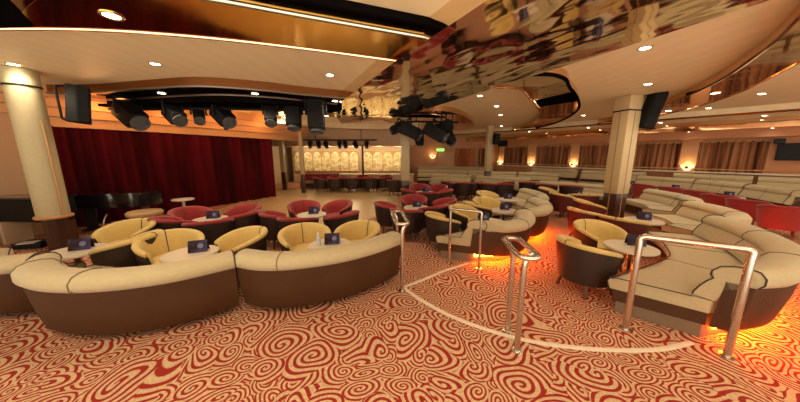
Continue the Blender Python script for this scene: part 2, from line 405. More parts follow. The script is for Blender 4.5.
# copper sweep on the right
c_in = C2([(2.6,1.0),(3.22,2.2),(4.06,3.12),(5.14,4.47),(6.1,6.1),(6.97,8.0),(7.5,10.5),(7.4,14.1)])
c_out = C2([(3.6,1.2),(4.3,2.6),(5.19,3.65),(6.5,5.28),(7.3,6.7),(7.9,8.4),(8.3,10.52),(8.1,14.1)])
band('ceiling_copper_sweep', strip_poly(c_in, c_out), 2.85, M['copper'])
bm = B(); tube(bm, [(x,y,2.85) for x,y in c_in], .02, 8); struct('trim_9', bm, M['brownmirror'])
bm = B(); tube(bm, [(x,y,2.85) for x,y in c_out], .02, 8); struct('trim_10', bm, M['copper'])
# lower perimeter soffit along the window wall
p_in = [rw(s, o_) for s, o_ in ((-2,3.6),(2,3.4),(5,3.2),(8,3.1),(11,2.9),(14.1,2.9))]
p_w = [rw(s, -.05) for s in (-2,14.1)]
band('ceiling_perimeter_soffit', C2([(p.x,p.y) for p in p_in])+[(p_w[1].x,p_w[1].y),(p_w[0].x,p_w[0].y)], 2.8, M['ceil'])
bm = B(); tube(bm, [(x,y,2.81) for x,y in C2([(p.x,p.y) for p in p_in])], .03, 8); struct('trim_11', bm, M['brownmirror'])
p_in2 = [rw(s, o_) for s, o_ in ((-2,1.6),(2,1.5),(5,1.5),(8,1.4),(11,1.3),(14.1,1.3))]
band('ceiling_window_soffit', C2([(p.x,p.y) for p in p_in2])+[(p_w[1].x,p_w[1].y),(p_w[0].x,p_w[0].y)], 2.5, M['copper'])
band('ceiling_window_bulkhead', [(rw(s,o_).x, rw(s,o_).y) for s,o_ in ((-2,-.05),(14.1,-.05),(14.1,.55),(-2,.55))], 2.24, M['wallorange'])
# bar bulkhead
band('ceiling_bar_bulkhead', [(-7,14),(-5.5,13.4),(-3,13.1),(-.8,13.2),(.6,13.9),(.6,17.4),(-7,17.4)], 2.12, M['wallbeige'])
trimtube('trim_12', [(-7,14),(-5.5,13.4),(-3,13.1),(-.8,13.2),(.6,13.9)], .03, M['copper'], 2.12)

# ------------------------------------------------------------------ downlights
n_dl = [0]
def downlight(x, y, z, label, energy=38, r=.058, power=True):
    e = empty('downlight', (x,y,z), 0, label, 'ceiling light', 'downlights set in the ceiling')
    bm = B(); lathe(bm, [(r,-.004),(r*1.3,-.010),(r*1.42,-.002),(r*1.42,.002),(r,.002)], 20); obj('trim_ring', bm, M['lightring'], e)
    bm = B(); lathe(bm, [(0.001,-.008),(r*.7,-.007),(r*.99,-.004),(r*.99,.001),(0.001,.001)], 20); obj('lens', bm, M['lens'], e)
    if power:
        l = bpy.data.lights.new('lamp', 'SPOT'); l.energy = energy; l.color = (1,.84,.62); l.spot_size = math.radians(150); l.spot_blend = .9; l.shadow_soft_size = .08
        lo = bpy.data.objects.new('lamp', l); link(lo, e); lo.location = (0,0,-.03)
for x,y,z,lab in [
 (-3.75,4.19,ZC,'downlight in the beige ceiling panel nearest the left column'),
 (-1.27,4.73,ZC,'downlight in the beige panel by the silver corner'),
 (-2.55,2.5,2.846,'large bright downlight in the gold mirrored soffit'),
 (-5.9,4.2,ZC,'downlight in the ceiling beside the top of the left column'),
 (3.09,3.6,ZC,'bright downlight in the wide right panel beside the mirror beam'),
 (4.71,5.3,ZC,'downlight right above the speaker of the square column'),
 (1.75,6.3,ZC,'downlight in the beige panel inside the copper ring'),
 (2.6,7.6,ZC,'second downlight in the panel inside the copper ring'),
 (3.3,9.2,ZC,'farthest downlight in the panel inside the copper ring'),
 (6.1,5.35,2.846,'large downlight in the copper sweep on the right'),
 (7.25,7.4,2.846,'downlight in the copper sweep beyond the square column'),
 (5.9,3.4,ZC,'downlight in the outer panel at the right edge'),
 (8.0,6.1,ZC,'downlight in the outer panel beyond the copper sweep'),
 (8.9,7.9,ZC,'downlight in the outer panel left of the silver streak'),
 (6.2,9.3,ZC,'downlight between the copper ring and the sweep'),
 (-4.75,5.35,2.846,'left downlight in the brown band above the stage lamps'),
 (-2.95,5.4,2.846,'middle downlight in the brown band above the stage lamps'),
 (-1.55,6.1,2.846,'right downlight in the brown band above the stage lamps'),
 (-2.6,9.0,2.946,'downlight above the dance floor near the thin pole'),
 (-1.5,9.8,2.946,'downlight above the dance floor beside the bar canopy'),
 (-4.2,9.4,2.946,'downlight above the dance floor nearest the curtain'),
 (1.3,11.0,ZC,'downlight in the far ring beyond the hanging lamps'),
 (4.6,12.6,ZC,'downlight far off above the grey sofas'),
 (7.1,12.2,2.796 if False else ZC,'downlight far off near the curtained windows'),
 ]:
    downlight(x,y,z,lab)
for i,(s,o_) in enumerate([(3.5,2.4),(6,2.3),(8.2,2.2),(10.4,2.1),(12.4,2.1),(14.3,2.2)]):
    p = rw(s,o_); downlight(p.x,p.y,2.796,['farthest downlight','fifth nearest downlight','fourth nearest downlight','third nearest downlight','second nearest downlight','nearest downlight'][i]+' in the lowered strip along the window wall', 16)
for i,(s,o_) in enumerate([(7,1.0),(8.8,.95),(10.6,.9),(12.2,.9)]):
    p = rw(s,o_); downlight(p.x,p.y,2.496,['farthest small downlight','third nearest small downlight','second nearest small downlight','nearest small downlight'][i]+' in the copper strip over the curtains', 9, .05)
for x,y in [(-.4,.2),(-2.6,.6),(1.2,-.6),(3.4,.2)]:
    l = bpy.data.lights.new('house_lamp','SPOT'); l.energy = 60; l.color=(1,.84,.62); l.spot_size=math.radians(150); l.spot_blend=.9; l.shadow_soft_size=.15
    lo = bpy.data.objects.new('house_lamp', l); link(lo); lo.location=(x,y,2.95)
# warm lamps hidden in the stage cove and over the bar
def point(x,y,z,e,col=(1,.75,.45),r=.1):
    l = bpy.data.lights.new('lamp','POINT'); l.energy=e; l.color=col; l.shadow_soft_size=r
    lo = bpy.data.objects.new('lamp', l); link(lo); lo.location=(x,y,z)
for x,y in [(-6.6,5.9),(-5.9,6.9),(-5.2,8.0),(-4.7,9.2)]: point(x,y,2.55,9,(1,.42,.13))
for x in (-5.6,-4.2,-2.8,-1.4,-.2): point(x,14.6,1.98,16,(1,.83,.5),.08)

# ------------------------------------------------------------------ columns
def round_column(x,y,label):
    e = empty('round_column',(x,y,0),0,label,'column')
    bm = B(); lathe(bm, [(.15,0),(.15,.56)], 10); obj('base', bm, M['colwood'], e, sharp=20)
    bm = B(); lathe(bm, [(.16,.56),(.215,.565),(.225,.59),(.215,.615),(.185,.62)], 32); obj('trim_ring', bm, M['trimwood'], e)
    bm = B(); lathe(bm, [(.19,.62),(.19,2.995)], 32); obj('shaft', bm, M['colfab'], e)
    bm = B(); lathe(bm, [(.19,2.72),(.197,2.72),(.197,2.75),(.19,2.75)], 32); obj('band', bm, M['black'], e)
    bm = B(); tube(bm, [(.205,-.02,.62),(.205,-.02,2.2)], .012, 8); obj('conduit', bm, M['trimwood'], e)
    return e
round_column(-6.15,4.42,'cream round column on a dark base at the far left')
def square_column(x,y,w,rz,label,zb=.72,name='square_column',seam=True):
    e = empty(name,(x,y,0),rz,label,'column')
    bm = B(); box(bm,(0,0,zb/2),(w*.9,w*.9,zb),bev=.02); obj('base', bm, M['colwood'], e)
    bm = B(); box(bm,(0,0,(zb+ZC)/2),(w,w,ZC-zb-.004),bev=.03); obj('shaft', bm, M['colpanel'], e)
    if seam:
        bm = B(); box(bm,(0,0,2.66),(w+.012,w+.012,.03)); obj('band', bm, M['black'], e)
        bm = B()
        for s in (-1,1):
            box(bm,(0,s*w/2,1.7),(.018,.012,1.9)); box(bm,(s*w/2,0,1.7),(.012,.018,1.9))
        obj('seam', bm, M['panelseam'], e)
        bm = B()
        for s in (-1,1):
            box(bm,(0,s*w*.45,zb/2),(.02,.014,zb)); box(bm,(s*w*.45,0,zb/2),(.014,.02,zb))
        obj('base_trim', bm, M['trimwood'], e)
    return e
square_column(5.23,6.32,.37,math.radians(12),'square cream column standing among the right-hand grey sofas')
square_column(.04,9.55,.30,.1,'cream column at the edge of the dance floor behind the red chairs',seam=False)
square_column(-4.42,11.3,.17,0,'slim column standing between the red curtain and the bar',.82,seam=False,name='slim_column')
square_column(-5.72,12.3,.19,0,'slim column right behind the end of the red curtain',.85,seam=False,name='slim_column')
square_column(3.98,12.35,.26,.2,'cream column with a small black speaker, far off in the middle',.9,seam=False)
e = empty('pole',(-2.05,13.0,0),0,'thin dark pole in front of the bar murals','pole')
bm = B(); tube(bm,[(0,0,.0),(0,0,2.1)],.05,12); obj('shaft',bm,M['colwood'],e)
bm = B(); lathe(bm,[(.09,0),(.09,.03),(.06,.06)],16); obj('foot',bm,M['colwood'],e)

# ------------------------------------------------------------------ speakers
def speaker(x,y,z,rz,s,label,tilt=.12):
    e = empty('loudspeaker',(x,y,z),rz,label,'loudspeaker')
    bm = B()
    prof = [(-.16,-.1),(-.16,.1),(-.02,.2),(.13,.2),(.13,-.2),(-.02,-.2)]
    prism(bm, [(a*s,b*s) for a,b in prof], -.33*s, .33*s)
    bmesh.ops.bevel(bm, geom=bm.edges[:], offset=.012*s, segments=1, affect='EDGES')
    bmesh.ops.rotate(bm, verts=bm.verts, matrix=Matrix.Rotation(tilt,3,'Y')); obj('cabinet', bm, M['black'], e)
    bm = B(); box(bm,(.135*s,0,0),(.012*s,.36*s,.6*s)); bmesh.ops.rotate(bm, verts=bm.verts, matrix=Matrix.Rotation(tilt,3,'Y')); obj('grille', bm, mat('grille',(.016,.015,.014),.85,spec=.15), e)
    bm = B(); tube(bm, rounded([(-.05*s,0,.3*s),(-.24*s,0,.3*s),(-.24*s,0,-.3*s),(-.05*s,0,-.3*s)],.05*s),.018*s,8); obj('bracket', bm, M['black'], e)
speaker(-5.68,4.74,2.52,.85,.92,'black loudspeaker fixed to the cream round column')
speaker(5.68,6.18,2.66,-.75,1.15,'black loudspeaker fixed high on the square column',.2)
speaker(4.22,12.15,2.38,-1.2,.75,'small black loudspeaker on the far middle column')

# ------------------------------------------------------------------ stage lamps
def stage_lamp(x,y,z,rz,tilt,s,label,group='stage lamps over the curtain',top=2.66):
    e = empty('stage_lamp',(x,y,z),rz,label,'stage light',group)
    R = Matrix.Rotation(tilt,4,'Y')
    bm = B(); box(bm,(0,0,0),(.5*s,.27*s,.27*s),bev=.03*s); 
    for k in range(4): box(bm,(-.2*s+k*.05*s,0,.14*s),(.02*s,.24*s,.03*s))
    bmesh.ops.transform(bm,matrix=R,verts=bm.verts); obj('housing',bm,M['black'],e)
    bm = B(); lathe(bm,[(.11*s,0),(.135*s,.03*s),(.135*s,.06*s),(.105*s,.06*s),(.1*s,.02*s)],20,M=R@Matrix.Translation((.25*s,0,0))@Matrix.Rotation(PI/2,4,'Y')); obj('lens_ring',bm,mat('lens_ring',(.07,.07,.075),.2),e)
    bm = B()
    tube(bm, rounded([(0,-.17*s,0),(0,-.17*s,.27*s),(0,.17*s,.27*s),(0,.17*s,0)],.03),.016*s+.004,8); obj('yoke',bm,M['black'],e)
    bm = B(); tube(bm,[(0,0,.27*s),(0,0,max(.32*s,top-z))],.016,8); obj('hanger',bm,M['black'],e)
SL = [(-5.85,5.75,2.50,-.35,.55,1.25,'leftmost black stage lamp over the curtain, tilted down'),
 (-5.0,5.85,2.52,-.5,.55,1.0,'second stage lamp from the left over the curtain'),
 (-4.65,6.1,2.54,-.9,.7,.8,'third stage lamp from the left over the curtain'),
 (-4.05,6.0,2.52,-.5,.6,1.05,'fourth stage lamp over the curtain with a bright edge'),
 (-2.95,5.95,2.52,-1.2,.9,.85,'fifth stage lamp over the curtain, pointing down'),
 (-2.5,6.1,2.55,-1.4,1.3,1.1,'sixth stage lamp over the curtain, hanging upright'),
 (-1.95,5.98,2.52,-1.4,1.4,1.25,'rightmost stage lamp over the curtain, tallest of the row')]
for a in SL: stage_lamp(*a)
stage_lamp(-4.6,6.9,2.35,-1.0,.3,.35,'tiny stage lamp hanging below the row over the curtain')
bm = B(); tube(bm,[(-6.6,6.05,2.66),(-5.5,5.95,2.66),(-4,5.98,2.66),(-2.8,6.15,2.66),(-1.9,6.2,2.66)],.03,8)
for x,y in ((-5.5,6.25),(-2.8,6.3)): tube(bm,[(x,y-.2,2.67),(x,y,2.69),(x,y,2.719)],.015,6)
tag(obj('lighting_bar',bm,M['black']),'black lighting bar carrying the stage lamps over the curtain','lighting bar')
CL = [(.15,7.5,2.38,.2,.4,1.15,'large stage lamp of the dance floor cluster nearest the cream column'),
 (.85,7.3,2.30,-.3,.5,1.2,'large dark stage lamp in the middle of the dance floor cluster'),
 (1.15,7.7,2.50,2.6,.3,1.0,'stage lamp at the top right of the dance floor cluster'),
 (1.35,8.0,2.23,.5,.9,.9,'lowest right stage lamp of the dance floor cluster'),
 (.45,8.0,2.18,1.2,.8,.8,'low stage lamp beside the cream column in the cluster'),
 (-.15,8.2,2.54,2.9,.4,.9,'stage lamp at the left end of the dance floor cluster')]
for a in CL:
    a = (a[0]*1.12, a[1]+1.0, a[2]+.04, a[3], a[4], a[5]*1.15, a[6])
    stage_lamp(*a, 'stage lamps over the dance floor', 2.7)
bm = B(); tube(bm,[(-.3,9.1,2.72),(.4,8.7,2.72),(1.8,8.9,2.72)],.03,8); tube(bm,[(.4,8.7,2.72),(.4,8.7,2.855)],.015,6); tube(bm,[(1.6,8.87,2.72),(1.6,8.87,2.855)],.015,6); tag(obj('lighting_bar',bm,M['black']),'short black lighting bar carrying the lamp cluster above the dance floor','lighting bar')
bm = B(); tube(bm,[(-4.6,11.6,2.3),(-3.0,11.75,2.3),(-1.2,11.7,2.3)],.03,8); tube(bm,[(-3.9,11.66,2.3),(-3.9,11.66,2.945)],.015,6); tube(bm,[(-1.9,11.72,2.3),(-1.9,11.72,2.745)],.015,6); tag(obj('lighting_bar',bm,M['black']),'long black lighting bar in front of the bar murals','lighting bar')
for i,x in enumerate([-4.15,-3.78,-3.45,-2.85,-2.6,-2.15,-1.65]):
    stage_lamp(x,11.68,2.1,-1.4+.3*(i%3),.9,.55,'small stage lamp on the long bar before the murals, %s'%['leftmost','second from the left','third from the left','middle one','fifth from the left','second from the right','rightmost'][i],'small stage lamps by the bar', 2.28)

# ------------------------------------------------------------------ banquette sofas
def banquette(path, label, group, n0=None, depth=.72, seams=(.5,), led=False, ztop=.65, n1=None, name='banquette', back=None, zoff=0, mats=None):
    back = back or M['cream']; seatm = M['cream']
    pts = catmull(path, 8); m = len(pts); nr = []
    for i in range(m):
        t = (pts[min(i+1,m-1)]-pts[max(i-1,0)]).normalized(); nr.append(Vector((-t.y,t.x)))
    for nn, rng in ((n0, lambda i: i/(m*.33)), (n1, lambda i: (m-1-i)/(m*.33))):
        if nn:
            nn = Vector(nn).normalized()
            for i in range(m):
                w = max(0,1-rng(i)); w = w*w*(3-2*w)
                nr[i] = (nr[i]*(1-w)+nn*w).normalized()
    c = sum((Vector(p) for p in pts), Vector((0,0)))/m
    pts = [p-c for p in pts]
    e = empty(name,(c.x,c.y,zoff),0,label,'sofa',group)
    k = ztop/.65; D = depth
    zb = .13 if led else .07
    shell = [(.03,zb),(0,zb+.03),(-.035,.30*k),(-.06,.51*k),(.10,.52*k),(.14,zb)]
    roll = [(-.065,.51*k),(-.095,.545*k),(-.095,.595*k),(-.06,.635*k),(0,.652*k),(.08,.648*k),(.145,.628*k),(.185,.59*k),(.19,.555*k),(.168,.53*k),(.20,.50*k),(.235,.45*k),(.265,.39*k),(.272,.36*k),(.14,.34*k),(.10,.45*k)]
    seat = [(.16,.25),(.16,.37),(.3,.375),(D-.08,.375),(D-.02,.36),(D,.325),(D-.005,.28),(D-.03,.25)]
    base = [(.16,zb),(.16,.249),(D-.05,.249),(D-.06,.12),(D-.06,zb)]
    plinth = [(.18,0.002),(.18,zb-.001),(D-.09,zb-.001),(D-.09,.002)]
    bm=B(); sweep(bm,pts,nr,shell); obj('back_shell',bm,M['brown'],e)
    bm=B(); sweep(bm,pts,nr,roll); rc=obj('back_cushion',bm,back,e,sharp=60)
    bm=B(); sweep(bm,pts,nr,seat); sc_=obj('seat_cushion',bm,seatm,e,sharp=60)
    bm=B(); sweep(bm,pts,nr,base); obj('seat_base',bm,M['brown'],e)
    bm=B(); sweep(bm,pts,nr,plinth); obj('plinth',bm,M['plinth'],e)
    idx=[(0,0)]+[(max(1,min(m-2,round(s*(m-1)))),0) for s in seams]+[(m-1,0)]
    for i,_ in idx:
        bm=B(); tube(bm,[(pts[i].x+nr[i].x*(u*1.0+(.004 if u>.1 else -.004)),pts[i].y+nr[i].y*(u+(.004 if u>.1 else -.004)),z+(.004 if z>.6*k else 0)) for u,z in roll[:14]],.0065 if i in (0,m-1) else .0045,6)
        obj('piping',bm,M['piping'] if i in (0,m-1) else M['seamline'],rc)
    bm=B(); tube(bm,[(p.x+n.x*(D-.012),p.y+n.y*(D-.012),.372) for p,n in zip(pts,nr)],.006,6); obj('piping',bm,M['piping'],sc_)
    for i,_ in (idx[0],idx[-1])+tuple(idx[1:-1]):
        bm=B(); tube(bm,[(pts[i].x+nr[i].x*u,pts[i].y+nr[i].y*u,z) for u,z in ((.27,.377),(D-.08,.377),(D-.015,.36),(D+.002,.325),(D-.02,.255))],.006 if i in (0,m-1) else .004,6); obj('piping',bm,M['piping'] if i in (0,m-1) else M['seamline'],sc_)
    if led:
        bm=B(); sweep(bm,pts,nr,[(.145,.088),(.145,.128),(.158,.128),(.158,.088)],2,m-3); l=obj('light_strip',bm,M['ledglow'],e); l['label']='glowing orange light strip'
    return e
GL='grey-cream banquettes in the left row'; GM='grey-cream banquettes in the middle row'; GR='grey-cream banquettes in the right row'
banquette([(-5.9,3.0),(-5.4,2.65),(-4.9,2.4),(-4.4,2.33),(-3.93,2.34),(-3.68,2.44)],'curved cream-topped banquette cut off by the left edge of the view',GL,depth=.6,ztop=.675)
banquette([(-3.62,2.40),(-3.40,2.19),(-3.04,2.05),(-2.60,2.03),(-2.14,2.17),(-1.74,2.49)],'curved cream-topped brown banquette in the left foreground, left of the middle joint',GL,depth=.6,ztop=.675,seams=(.14,.55),n0=(-.1,1))
banquette([(-1.70,2.52),(-1.42,2.44),(-1.12,2.46),(-.72,2.61),(-.38,2.86),(-.08,3.19)],'curved cream-topped brown banquette in the foreground ending at the looped handrail',GL,depth=.6,ztop=.675,seams=(.33,),n0=(.05,1))
banquette([(1.15,3.78),(1.49,3.69),(1.81,3.82),(2.08,4.17),(2.22,4.60)],'curved cream banquette lit orange from below, behind the narrow gate rail',GM,n0=(-.93,.36),depth=.68,led=True,ztop=.68)
banquette([(2.25,4.63),(2.58,4.72),(2.88,5.07),(3.06,5.5),(3.10,6.0)],'second curved cream banquette of the middle row, lit orange along the aisle',GM,depth=.66,led=True,ztop=.68)
banquette([(3.13,6.05),(3.45,6.25),(3.70,6.8),(3.78,7.4),(3.72,7.9)],'farthest curved cream banquette of the middle row',GM,depth=.66)
banquette([(2.85,2.00),(3.20,2.06),(3.6,2.25),(4.0,2.5),(4.35,2.88),(4.7,3.4),(4.92,3.92)],'big curved grey-cream banquette lit orange from below at the right foreground',GR,n0=(-.76,.65),depth=.88,seams=(.38,.72),led=True,ztop=.72)
banquette([(4.95,3.92),(5.34,3.98),(5.72,4.28),(6.0,4.78),(6.14,5.4)],'second grey-cream banquette of the right row, just behind the big foreground one',GR,depth=.8,led=True,ztop=.70)
banquette([(6.23,5.5),(6.65,5.75),(6.98,6.3),(7.15,6.9),(7.2,7.5)],'third grey-cream banquette of the right row, right of the square column',GR,depth=.8,ztop=.68)
banquette([(6.9,8.3),(6.6,9.0),(6.0,9.7),(5.4,10.2)],'long low grey banquette behind the yellow chairs, left of the square column',GR,depth=.7)
# benches by the windows
GW='long grey benches in front of the windows'
banquette([(9.75,6.25),(10.28,7.55)],'nearest grey bench of the inner window row, at the right edge',GW,depth=.65,seams=(.5,),ztop=.80,name='bench_sofa')
banquette([(10.31,7.64),(10.46,9.1)],'middle grey bench of the inner window row',GW,depth=.65,seams=(.33,.66),ztop=.80,name='bench_sofa')
banquette([(10.45,9.2),(9.85,10.8)],'farthest grey bench of the inner window row beside the square column',GW,depth=.65,seams=(.5,),ztop=.80,name='bench_sofa')
banquette([(13.3,7.0),(12.0,8.75)],'nearest grey bench against the window wall, under the last curtain',GW,depth=.6,seams=(.5,),ztop=.94,name='bench_sofa')
banquette([(11.95,8.82),(10.8,10.35)],'second grey bench against the window wall',GW,depth=.6,seams=(.5,),ztop=.94,name='bench_sofa')
banquette([(10.3,11.0),(8.9,12.9)],'third grey bench against the window wall, left of the square column',GW,depth=.6,seams=(.5,),ztop=.92,name='bench_sofa')
banquette([(8.8,13.05),(7.4,14.9)],'farthest grey bench against the window wall',GW,depth=.6,seams=(.5,),ztop=.92,name='bench_sofa')
GB='long grey benches in the far middle'
banquette([(5.2,10.6),(4.3,11.0),(3.4,11.9)],'grey bench beneath the far middle column',GB,depth=.65,ztop=.72,name='bench_sofa')
banquette([(3.2,12.0),(2.3,12.7),(1.4,13.0)],'grey bench behind the dark chairs left of the far middle column',GB,depth=.65,ztop=.72,name='bench_sofa')
banquette([(7.4,12.3),(6.0,13.5)],'grey bench behind the far middle column, right half',GB,depth=.65,ztop=.78,name='bench_sofa')
banquette([(5.9,13.6),(3.6,14.4)],'grey bench behind the far middle column, left half',GB,depth=.65,ztop=.78,name='bench_sofa')
banquette([(3.5,14.5),(.8,14.8)],'grey bench under the wooden door of the back wall',GB,depth=.65,ztop=.80,name='bench_sofa')
banquette([(5.6,16.4),(.9,16.9)],'long pale bench right against the back wall',GB,depth=.6,ztop=.92,name='bench_sofa')

# ------------------------------------------------------------------ tub chairs
def tub(name, lin, shellm, label, cat='armchair'):
    e = empty(name,(0,0,0),0,label,cat)
    A = math.radians(128); n = 28
    def ring(prof):
        bm=B(); rings=[]
        for i in range(n+1):
            th=-A+2*A*i/n; w=abs(th)/A
            h=1-.20*w**2.2
            d=Vector((math.sin(th),-math.cos(th)))
            rings.append([bm.verts.new((d.x*r*1.02,d.y*r,z0+(z*h if s else z))) for r,z0,z,s in prof])
        m=len(prof)
        for a,b in zip(rings,rings[1:]):
            for k in range(m): bm.faces.new((a[k],a[(k+1)%m],b[(k+1)%m],b[k]))
        fs=[bm.faces.new(rings[0]),bm.faces.new(rings[-1])]; bmesh.ops.triangulate(bm,faces=fs)
        return bm
    obj('shell',ring([(.275,0,.17,0),(.315,0,.40,1),(.338,0,.635,1),(.305,0,.635,1),(.255,0,.17,0)]),shellm,e)
    ln=obj('lining',ring([(.342,0,.632,1),(.350,0,.655,1),(.343,0,.678,1),(.322,0,.688,1),(.295,0,.682,1),(.275,0,.66,1),(.255,0,.55,1),(.225,0,.39,1),(.215,0,.33,0),(.25,0,.33,0),(.30,0,.62,1)]),lin,e,sharp=70)
    bm=B(); tube(bm,[(0,-r-.002*(i<2),z) for i,(r,z) in enumerate([(.352,.64),(.345,.68),(.322,.692),(.294,.686),(.272,.66),(.252,.55),(.222,.40)])],.005,6); obj('seam',bm,M['piping'],ln)
    def dshape(r,fr):
        out=[]
        for i in range(25):
            th=-A+2*A*i/24; out.append((math.sin(th)*r,-math.cos(th)*r))
        x1=out[-1][0]; out += [(x1*.98,fr),(x1*.6,fr+.03),(-x1*.6,fr+.03),(-x1*.98,fr)]
        return out
    bm=B(); prism(bm,dshape(.25,.25),.17,.31); obj('seat_base',bm,shellm,e)
    bm=B(); prism(bm,dshape(.245,.27),.312,.395); es=[ed for ed in bm.edges if all(v.co.z>.39 for v in ed.verts) and len([f for f in ed.link_faces if abs(f.normal.z)<.5])]
    bm.normal_update(); es=[ed for ed in bm.edges if all(v.co.z>.39 for v in ed.verts) and any(abs(f.normal.z)<.5 for f in ed.link_faces)]
    bmesh.ops.bevel(bm,geom=es,offset=.025,segments=3,affect='EDGES'); obj('seat_cushion',bm,lin,e)
    for sx,sy in ((-1,1),(1,1),(-1,-1),(1,-1)):
        bm=B(); tube(bm,[(sx*.17,sy*.17+.02,.18),(sx*.205,sy*.205+.02,.0)],lambda t:.026-.010*t,8); obj('leg',bm,M['legwood'],e)
    return e
proto={}
def chair(kind,x,y,face,label,group,s=1.0,z=0):
    """face: (dx,dy) the way the chair looks"""
    if kind not in proto:
        lin,sh,nm={'y':(M['yellow'],M['darkshell'],'tub_chair'),'ym':(M['yellow'],M['redshell'],'tub_chair'),'r':(M['red'],M['darkshell'],'tub_chair'),'rr':(M['red'],M['red'],'tub_chair'),'d':(M['red'],M['darkshell'],'tub_chair')}[kind]
        e=tub(nm,lin,sh,label); proto[kind]=e
    else: e=copy_tree(proto[kind])
    e.location=(x,y,z); e.rotation_euler=(0,0,math.atan2(face[1],face[0])-PI/2); e.scale=(s,s,s)
    e['label']=label; e['group']=group; e['category']='armchair'
    return e
# tables and cards
tproto=[None]; cproto=[None]
def table(x,y,label,group,z=.52,r=.31,card=None,rz=.0,dx=.02,dy=.05,cl=None):
    if tproto[0] is None:
        e=empty('round_table',(0,0,0),0,label,'table')
        bm=B(); lathe(bm,[(.26,.485),(.30,.487),(.31,.495),(.31,.512),(.305,.52)],36); obj('tabletop',bm,M['tabletop'],e,sharp=50)
        bm=B(); lathe(bm,[(.035,.02),(.03,.06),(.03,.45),(.11,.484)],20); obj('pedestal',bm,M['chrome'],e)
        bm=B(); lathe(bm,[(.20,.002),(.20,.012),(.06,.03),(.03,.035)],28); obj('foot',bm,M['chrome'],e)
        tproto[0]=e
    else: e=copy_tree(tproto[0])
    e.location=(x,y,0); e.scale=(.9,.9,.96); e['label']=label; e['group']=group; e['category']='table'
    if cl:
        if cproto[0] is None:
            c=empty('menu_card',(0,0,0),0,cl,'menu card')
            for s in (-1,1):
                bm=B(); box(bm,(0,s*.028,.07),(.19,.006,.142),rx=s*.36); obj('panel',bm,M['card'],c,smooth=False)
                bm=B(); lathe(bm,[(.03,-.002),(.03,.002)],16,M=Matrix.Translation((.03,s*.0335,.075))@Matrix.Rotation(PI/2+s*.36,4,'X')); obj('printed_spot',bm,M['cardspot'],c,smooth=False)
            cproto[0]=c
        else: c=copy_tree(cproto[0])
        c.location=(x+dx,y+dy,.5); c.rotation_euler=(0,0,rz); c['label']=cl; c['group']='dark blue menu cards on tables'; c['category']='menu card'
    return e
GT='round pale tables among the chairs'
table(-4.02,3.0,'round table at the far left beside the cream round column',GT,cl='menu card on the far left table, before the round column',rz=.5)
table(-2.55,2.93,'round table behind the left foreground banquette',GT,cl='menu card on the table behind the left foreground banquette',rz=.4,dx=.06)
table(-.97,3.22,'round table behind the banquette that ends at the looped handrail',GT,cl='menu card beside the clear bottle on the front middle table',rz=.2)
table(-3.55,4.6,'round table amid the left red chair cluster near the piano',GT,cl='menu card on the table of the left red chair cluster',rz=.3)
table(-1.82,4.97,'round table amid the red chairs at the front of the dance floor',GT,cl='menu card on the table at the front of the dance floor',rz=.3)
table(.27,5.68,'round table amid the red chairs right of the dance floor',GT,cl='menu card on the table right of the dance floor',rz=0)
table(.66,8.1,'round table amid the far red chairs right of the dance floor',GT,cl='menu card on the table of the far red chairs',rz=0)
table(2.90,3.15,'round table inside the big right foreground banquette',GT,cl='menu card on the table inside the big right foreground banquette',rz=-.4,dx=.1)
table(4.3,4.5,'round table before the second banquette of the right row',GT,cl='menu card on the table beside the square column base',rz=-.5,dx=.05)
table(1.5,4.42,'round table inside the orange-lit banquette behind the gate rail',GT,cl='menu card on the table behind the gate rail',rz=-.3,dx=-.08)
table(2.12,5.35,'round table before the second banquette of the middle row',GT,cl='menu card on the table before the second middle banquette',rz=-.3,dx=.03)
table(2.75,6.75,'round table before the farthest banquette of the middle row',GT,cl='menu card on the table before the farthest middle banquette',rz=-.3)
table(5.05,7.4,'round table before the long low grey banquette',GT,cl='menu card before the long low grey banquette',rz=-.5)
for i,(x,y) in enumerate([(8.95,10.1),(9.35,8.8),(9.15,7.15)]):
    table(x,y,'round table before the inner window benches, %s'%['farthest one','middle one','nearest one'][i],GT,cl='menu card before the window benches, %s'%['farthest one','middle one','nearest one'][i],rz=-.9)
for i,(x,y) in enumerate([(-3.35,11.9),(-2.3,12.1),(-1.3,12.2)]):
    table(x,y,'round table in the chair row before the bar, %s'%['left one','middle one','right one'][i],GT)
table(2.2,10.2,'round table among the dark chairs left of the far middle column',GT)
# bottle on the front middle table
e=empty('bottle',(-1.10,3.18,.50),0,'small clear bottle standing beside the menu card on the front middle table','bottle')
bm=B(); lathe(bm,[(.001,0),(.026,0),(.027,.08),(.024,.105),(.010,.13),(.010,.15)],18); obj('body',bm,mat('bottle_plastic',(.55,.62,.72),.15),e)
bm=B(); lathe(bm,[(.013,.148),(.013,.17),(.001,.171)],14); obj('cap',bm,M['paper'],e)

